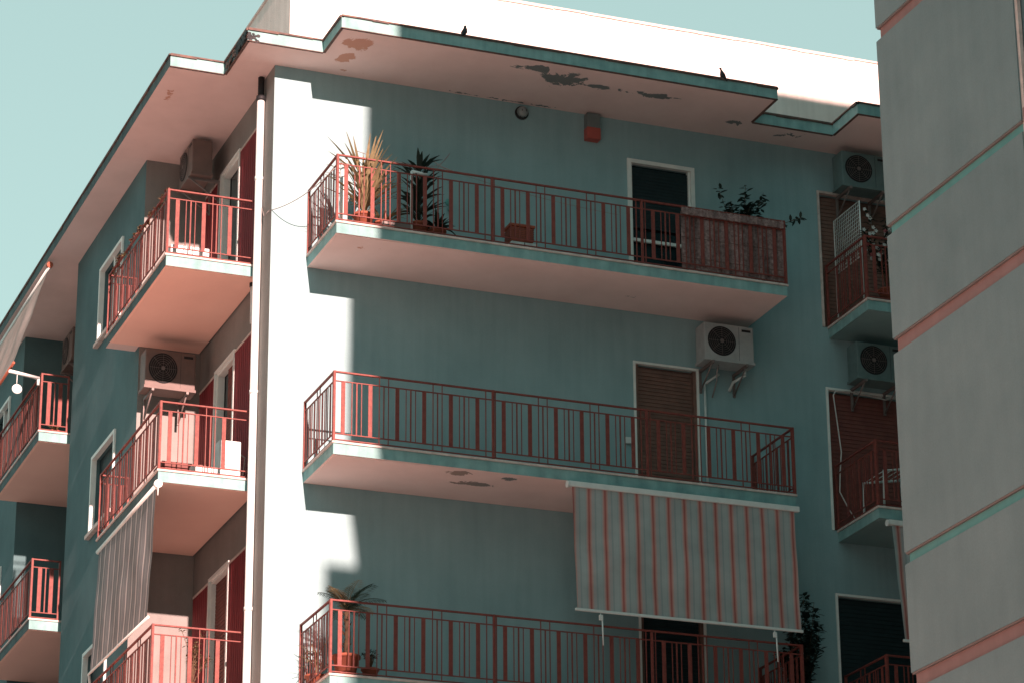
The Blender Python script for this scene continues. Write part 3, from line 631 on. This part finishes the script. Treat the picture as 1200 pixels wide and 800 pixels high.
def bushy(name, x, y, z, rx, ry, rz_, n, leafL, m, label, lo=.4, s0=.35, stems=7, potr=.15, poth=.25, flowers=None, cat='potted plant', with_pot=True):
    T = thing(name, (x, y, z), label, cat)
    if with_pot: pot(T, x, y, z, potr, poth)
    t = MB(); tips = []
    for i in range(stems):
        a = random.uniform(0, 6.28); rr = random.uniform(.25, 1)
        e = Vector((x + rx * rr * math.cos(a), y + ry * rr * math.sin(a), z + poth + rz_ * random.uniform(lo, 1)))
        p0 = Vector((x, y, z + poth * .9)); mid = p0.lerp(e, .5) + Vector((random.uniform(-.05, .05), 0, .08))
        t.tube([p0, mid, e], .007, M_bark, 5, r2=.003); tips.append((p0, mid, e))
    t.build('stem', T)
    t = MB()
    for i in range(n):
        p0, mid, e = random.choice(tips); s_ = random.uniform(s0, 1.03)
        p = (p0.lerp(mid, s_ * 2) if s_ < .5 else mid.lerp(e, s_ * 2 - 1)) + Vector((random.gauss(0, .02), random.gauss(0, .02), random.gauss(0, .02)))
        a = random.uniform(0, 6.28); t.leaf(p, (math.cos(a), math.sin(a), random.uniform(-.3, .8)), (0, 0, 1), leafL * random.uniform(.6, 1.15), leafL * .42, m, bend=.4, seg=3)
    t.build('foliage', T, recalc=False)
    if flowers:
        t = MB()
        for (mm, cnt) in flowers:
            for i in range(cnt):
                p0, mid, e = random.choice(tips); p = mid.lerp(e, random.uniform(.3, 1.15)) + Vector((random.gauss(0, .03), -.03 + random.gauss(0, .03), random.gauss(0, .03)))
                for q in range(5):
                    a = q * 1.2566; t.leaf(p, (math.cos(a), -.3, math.sin(a)), (0, 1, 0), .035, .03, mm, bend=0, seg=2)
        t.build('blossom', T, recalc=False)
    return T
def palm(x, y, z, label):
    T = thing('potted_palm', (x, y, z), label, 'potted plant'); pot(T, x, y, z, .17, .30)
    t = MB(); t.tube([(x, y, z + .27), (x + .02, y, z + .55), (x, y, z + .90)], .045, M_bark, 10, r2=.03)
    for i in range(26): 
        a = i * 2.4; t.leaf((x + .03 * math.cos(a), y + .03 * math.sin(a), z + .32 + i * .02), (math.cos(a), math.sin(a), 1.2), (0, 0, 1), .07, .04, M_bark, 0, 2)
    t.build('trunk', T)
    t = MB()
    for i in range(17):
        a = i * 2.399 + .3; el = random.uniform(.5, 2.6); L = random.uniform(.38, .56)
        d = Vector((math.cos(a), math.sin(a), el)).normalized(); p = Vector((x, y, z + .90)); pts = [p.copy()]
        for k in range(9):
            p = p + d * L / 9; d = (d + Vector((0, 0, -.13))).normalized(); pts.append(p.copy())
        t.tube(pts, .006, M_leafp if i % 3 == 0 else M_leaf, 4, r2=.002)
        for k in range(1, 10):
            dd = (pts[k] - pts[k - 1]).normalized(); sd_ = dd.cross(Vector((0, 0, 1))).normalized()
            for q in (0, .5):
                pp = pts[k - 1].lerp(pts[k], q)
                for s_ in (-1, 1): t.leaf(pp, sd_ * s_ + dd * .8 + Vector((0, 0, .15)), (0, 0, 1), .17 * math.sin(math.pi * (.15 + .8 * k / 10)), .016, M_leafp if i % 3 == 0 else M_leaf, .5, 2)
    t.build('foliage', T, recalc=False)
strap_plant('potted_yucca', .98, -1.0, 0, .78, 130, .45, M_leafp, 'tall pale yucca in a terracotta pot at the sunlit balcony corner', lw=.045, stem=.5)
strap_plant('potted_plant', 1.28, -.95, 0, .45, 34, 1.2, M_leafp, 'low straw-coloured spiky plant right of the pale yucca', lw=.03, potr=.13, poth=.2)
strap_plant('potted_dracaena', 1.78, -.95, 0, .42, 90, .9, M_leafd, 'dark tall dracaena beside the clothes line on the top balcony', lw=.06, stem=.80)
strap_plant('potted_plant', 2.0, -1.05, 0, .35, 30, 1.6, M_leafd, 'dark drooping plant in a small pot behind the upper railing', lw=.045, potr=.12, poth=.16)
t = MB(); t.tube([(.70, -1.0, 0), (.70, -1.0, .95)], .055, M_white, 14); t.tube([(.70, -1.0, .95), (.70, -1.0, 1.0)], .062, M_white, 14); tag(t.build('bollard_post'), 'thick white post standing in the corner of the top balcony', 'post')
t = MB(); t.tube([(1.62, -1.1, .02), (1.62, -1.1, .95)], .02, M_white, 8); t.tube([(1.62, -1.1, .95), (1.85, -1.1, .93)], .025, M_white, 8); t.box(1.52, 1.72, -1.16, -1.02, 0, .03, M_white); tag(t.build('mop_handle'), 'white pole leaning between the potted plants', 'pole')
for (x_, lab) in ((1.38, 'grey flower trough behind the railing between yucca and dracaena'),):
    T = thing('flower_trough', (x_, -1.12, 0), lab, 'planter'); t = MB(); t.box(x_ - .2, x_ + .2, -1.2, -1.02, 0, .13, M_steel, bevel=.01); t.build('trough', T); t = MB(); t.box(x_ - .18, x_ + .18, -1.185, -1.035, .131, .14, M_soil); t.build('soil', T)
# basket on a white box
T = thing('wicker_basket', (3.18, -1.08, .12), 'red-brown wicker basket on a white box behind the top railing', 'basket')
t = MB(); t.box(3.01, 3.34, -1.19, -.95, .121, .33, M_terra, bevel=.02)
for k in range(7): t.box(3.005, 3.345, -1.195, -.945, .14 + k * .026, .15 + k * .026, M_shut_r)
t.build('body', T); t = MB(); t.box(2.99, 3.36, -1.21, -.93, .332, .37, M_terra, bevel=.012); t.build('lid', T)
t = MB(); t.box(3.02, 3.40, -1.18, -.96, 0, .119, M_white, bevel=.01); t.box(3.205, 3.215, -1.184, -1.18, .01, .11, M_acd); tag(t.build('white_box'), 'low white box under the wicker basket', 'box')
# reed screen
t = MB(); random.seed(3)
x_ = 5.50
while x_ < 7.04:
    wd = random.uniform(.009, .016); t.box(x_, x_ + wd * .85, -1.262 + random.uniform(0, .008), -1.250 + random.uniform(0, .006), random.uniform(.03, .05), random.uniform(.86, .90), M_reed); x_ += wd
for z_ in (.2, .5, .8): t.box(5.50, 7.04, -1.266, -1.264, z_, z_ + .008, M_flash)
t.box(5.49, 7.05, -1.31, -1.298, .83, .925, M_reed); 
for k in range(70): 
    q = 5.5 + k * .022; t.box(q, q + .017, -1.313 - random.uniform(0, .006), -1.30, .83 + random.uniform(-.01, .01), .925 + random.uniform(-.012, .015), M_reed)
tag(t.build('reed_screen'), 'weathered reed screen tied inside the right end of the top railing', 'screen')
bushy('leafy_shrub', 6.52, -1.0, 0, .42, .16, 1.30, 330, .115, M_leafd, 'leafy shrub rising behind the reed screen', lo=.68, s0=.55, stems=11)
T = thing('leafy_branch_plant', (6.98, -1.0, 0), 'small plant with a branch reaching past the reed screen corner', 'potted plant'); pot(T, 6.92, -1.02, 0, .1, .2)
t = MB(); pts = [(6.92, -1.02, .18), (6.98, -1.06, .7), (7.15, -1.1, 1.0), (7.42, -1.2, 1.1)]; t.tube(pts, .008, M_bark, 5, r2=.003); t.build('stem', T)
t = MB()
for i in range(34):
    s_ = random.uniform(.9, 2.98); k = int(s_); p = Vector(pts[k]).lerp(Vector(pts[k + 1]), s_ - k); a = random.uniform(0, 6.28); t.leaf(p, (math.cos(a) + .6, math.sin(a) * .5, random.uniform(-.4, .8)), (0, 0, 1), .10, .045, M_leafd, .3, 3)
t.build('foliage', T, recalc=False)
# balcony 2, right end: dark mat, folded table
t = MB(); t.box(6.55, 6.98, -1.2, -.75, -3.049, -3.02, M_acd, bevel=.008); tag(t.build('floor_mat'), 'dark mat on the floor at the right end of the middle balcony', 'mat')
# balcony 3: palm, low bush, dark bush at the far end
palm(.80, -1.05, -2 * H, 'potted palm in a terracotta pot at the lower front balcony corner')
bushy('small_bush', 1.12, -1.05, -2 * H, .16, .14, .28, 120, .05, M_leafd, 'small round bush beside the potted palm', stems=12, potr=.11, poth=.16)
strap_plant('potted_plant', .63, -.35, -2 * H, .4, 30, 1.3, M_leafp, 'pale spiky plant against the wall end of the lower balcony', lw=.025, poth=.2, stem=.25)
bushy('tall_shrub', 7.42, -.5, -2 * H - .0, .33, .25, 1.75, 1500, .11, M_leafd, 'dark tall shrub right of the salmon striped awning', stems=26, with_pot=False, cat='shrub')
# give the shrub something to stand on: a planter on the balcony end
t = MB(); t.box(7.1, 7.6, -.8, -.2, -2 * H - .173, -2 * H + .2, M_terra, bevel=.02); tag(t.build('planter_box'), 'terracotta planter box holding the dark tall shrub', 'planter')
# right hand balconies
random.seed(11)
M_petw = mat('white_petals', (.75, .76, .74), .6, trans=.3); M_petp = mat('pink_petals', (.6, .18, .2), .6, trans=.3)
bushy('flowering_shrub', 8.82, -1.02, 0, .42, .22, 1.25, 950, .08, M_leafd, 'flowering shrub with white and pink blooms on the far right balcony', stems=24, flowers=((M_petw, 80), (M_petp, 16)))
bushy('hanging_plant', 9.5, -1.0, 0, .35, .25, .9, 260, .08, M_leafd, 'dark green plant behind the flowering shrub by the grey building', stems=12)
T = thing('drying_rack', (8.46, -.5, 0), 'white wire drying rack standing upright on the far right balcony', 'drying rack')
t = MB(); t.tube([(8.47, -.12, 0), (8.47, -.12, 1.62), (8.47, -.92, 1.62), (8.47, -.92, 0)], .011, M_white, 7); t.tube([(8.47, -.12, .78), (8.47, -.92, .78)], .009, M_white, 6); t.build('frame', T)
t = MB()
for k in range(1, 14): t.tube([(8.47, -.12 - k * .057, .78), (8.47, -.12 - k * .057, 1.62)], .0035, M_white, 4)
for k in range(1, 14): t.tube([(8.47, -.12, .78 + k * .06), (8.47, -.92, .78 + k * .06)], .0035, M_white, 4)
t.build('wire_grid', T)
T = thing('folding_rack', (8.9, -.7, -H), 'white folding clothes rack on the dim far right middle balcony', 'clothes rack')
t = MB()
for y_ in (-.35, -.95):
    t.tube([(8.60, y_, -H), (8.62, y_, -H + .62), (9.3, y_, -H + .74)], .018, M_white, 8); t.tube([(9.22, y_, -H), (9.22, y_, -H + .74)], .018, M_white, 8)
t.build('frame', T); t = MB()
for k in range(6): t.tube([(8.64 + k * .12, -.95, -H + .63 + k * .018), (8.64 + k * .12, -.35, -H + .63 + k * .018)], .006, M_white, 6)
t.build('rung', T)
# left balconies
T = thing('flower_trough', (-.95, .82, 0), 'white trough on the floor of the upper side balcony', 'planter')
t = MB(); t.box(-1.2, -.66, .70, .92, .001, .20, M_white, bevel=.012); t.build('trough', T); t = MB(); t.box(-1.17, -.69, .73, .89, .2005, .21, M_soil); t.build('soil', T)
t = MB(); random.seed(5)
pts = [(-1.28 + random.uniform(-.03, .03), .62 + i * .11, .955 + random.uniform(-.03, .05)) for i in range(30)]
t.tube(pts, .009, M_bark, 5)
for i in range(330):
    k = random.randrange(29); p = Vector(pts[k]).lerp(Vector(pts[k + 1]), random.random()); a = random.uniform(0, 6.28); t.leaf(p, (math.cos(a), math.sin(a), random.uniform(-.8, .6)), (0, 0, 1), .05, .028, M_leafp if i % 2 else M_shut_r, .3, 2)
tag(t.build('dry_vine', recalc=False), 'dry leafy vine wound along the upper side balcony handrail', 'vine')
T = thing('wooden_crate', (-.85, 1.1, -H), 'low reddish wooden crate on the middle side balcony', 'crate')
t = MB(); 
for k in range(3): t.box(-1.15, -.55, .95, .975, -H + .01 + k * .085, -H + .08 + k * .085, M_shut_r); t.box(-1.15, -1.125, .976, 1.4, -H + .01 + k * .085, -H + .08 + k * .085, M_shut_r); t.box(-.575, -.55, .976, 1.4, -H + .01 + k * .085, -H + .08 + k * .085, M_shut_r)
t.box(-1.12, -.58, .98, 1.39, -H + .19, -H + .20, M_shut_r); t.build('slats', T)
t = MB(); t.box(-.80, -.45, .72, .86, -H + .001, -H + .16, M_white, bevel=.01); tag(t.build('white_trough'), 'white plastic tub in front of the wooden crate', 'tub')
T = thing('gas_heater', (-.22, .95, -H), 'white upright heater standing on the middle side balcony', 'heater')
t = MB(); t.box(-.40, -.10, .84, 1.08, -H + .04, -H + .60, M_white, bevel=.02); t.box(-.37, -.13, .834, .8395, -H + .42, -H + .55, M_whitefr)
for k in range(5): t.box(-.36, -.14, .835, .8395, -H + .1 + k * .05, -H + .12 + k * .05, M_ac)
t.build('casing', T); t = MB(); t.tube([(-.10, .86, -H + .42), (-.04, .84, -H + .38), (-.07, .84, -H + .1)], .012, M_steel, 6); t.build('hose', T)
bushy('flowering_plant', -.72, .70, -2 * H, .32, .08, .75, 200, .06, M_leafp, 'straggly dry plant growing over the lower side balcony rail', stems=12, potr=.11, poth=.22)
T = thing('flower_pot', (-1.0, 8.7, 0), 'small potted plant behind the farther side balcony railing', 'potted plant'); pot(T, -.95, 8.7, 0, .09, .16)
t = MB()
for i in range(30):
    a = random.uniform(0, 6.28); t.leaf((-.95, 8.7, .15), (math.cos(a), math.sin(a), 1.5), (0, 0, 1), .2, .03, M_leafp, .6, 3)
t.build('foliage', T, recalc=False)

# name clean-up: repeats keep Blender's own suffix
for o in bpy.data.objects:
    if o.type == 'MESH':
        for p in o.data.polygons: pass
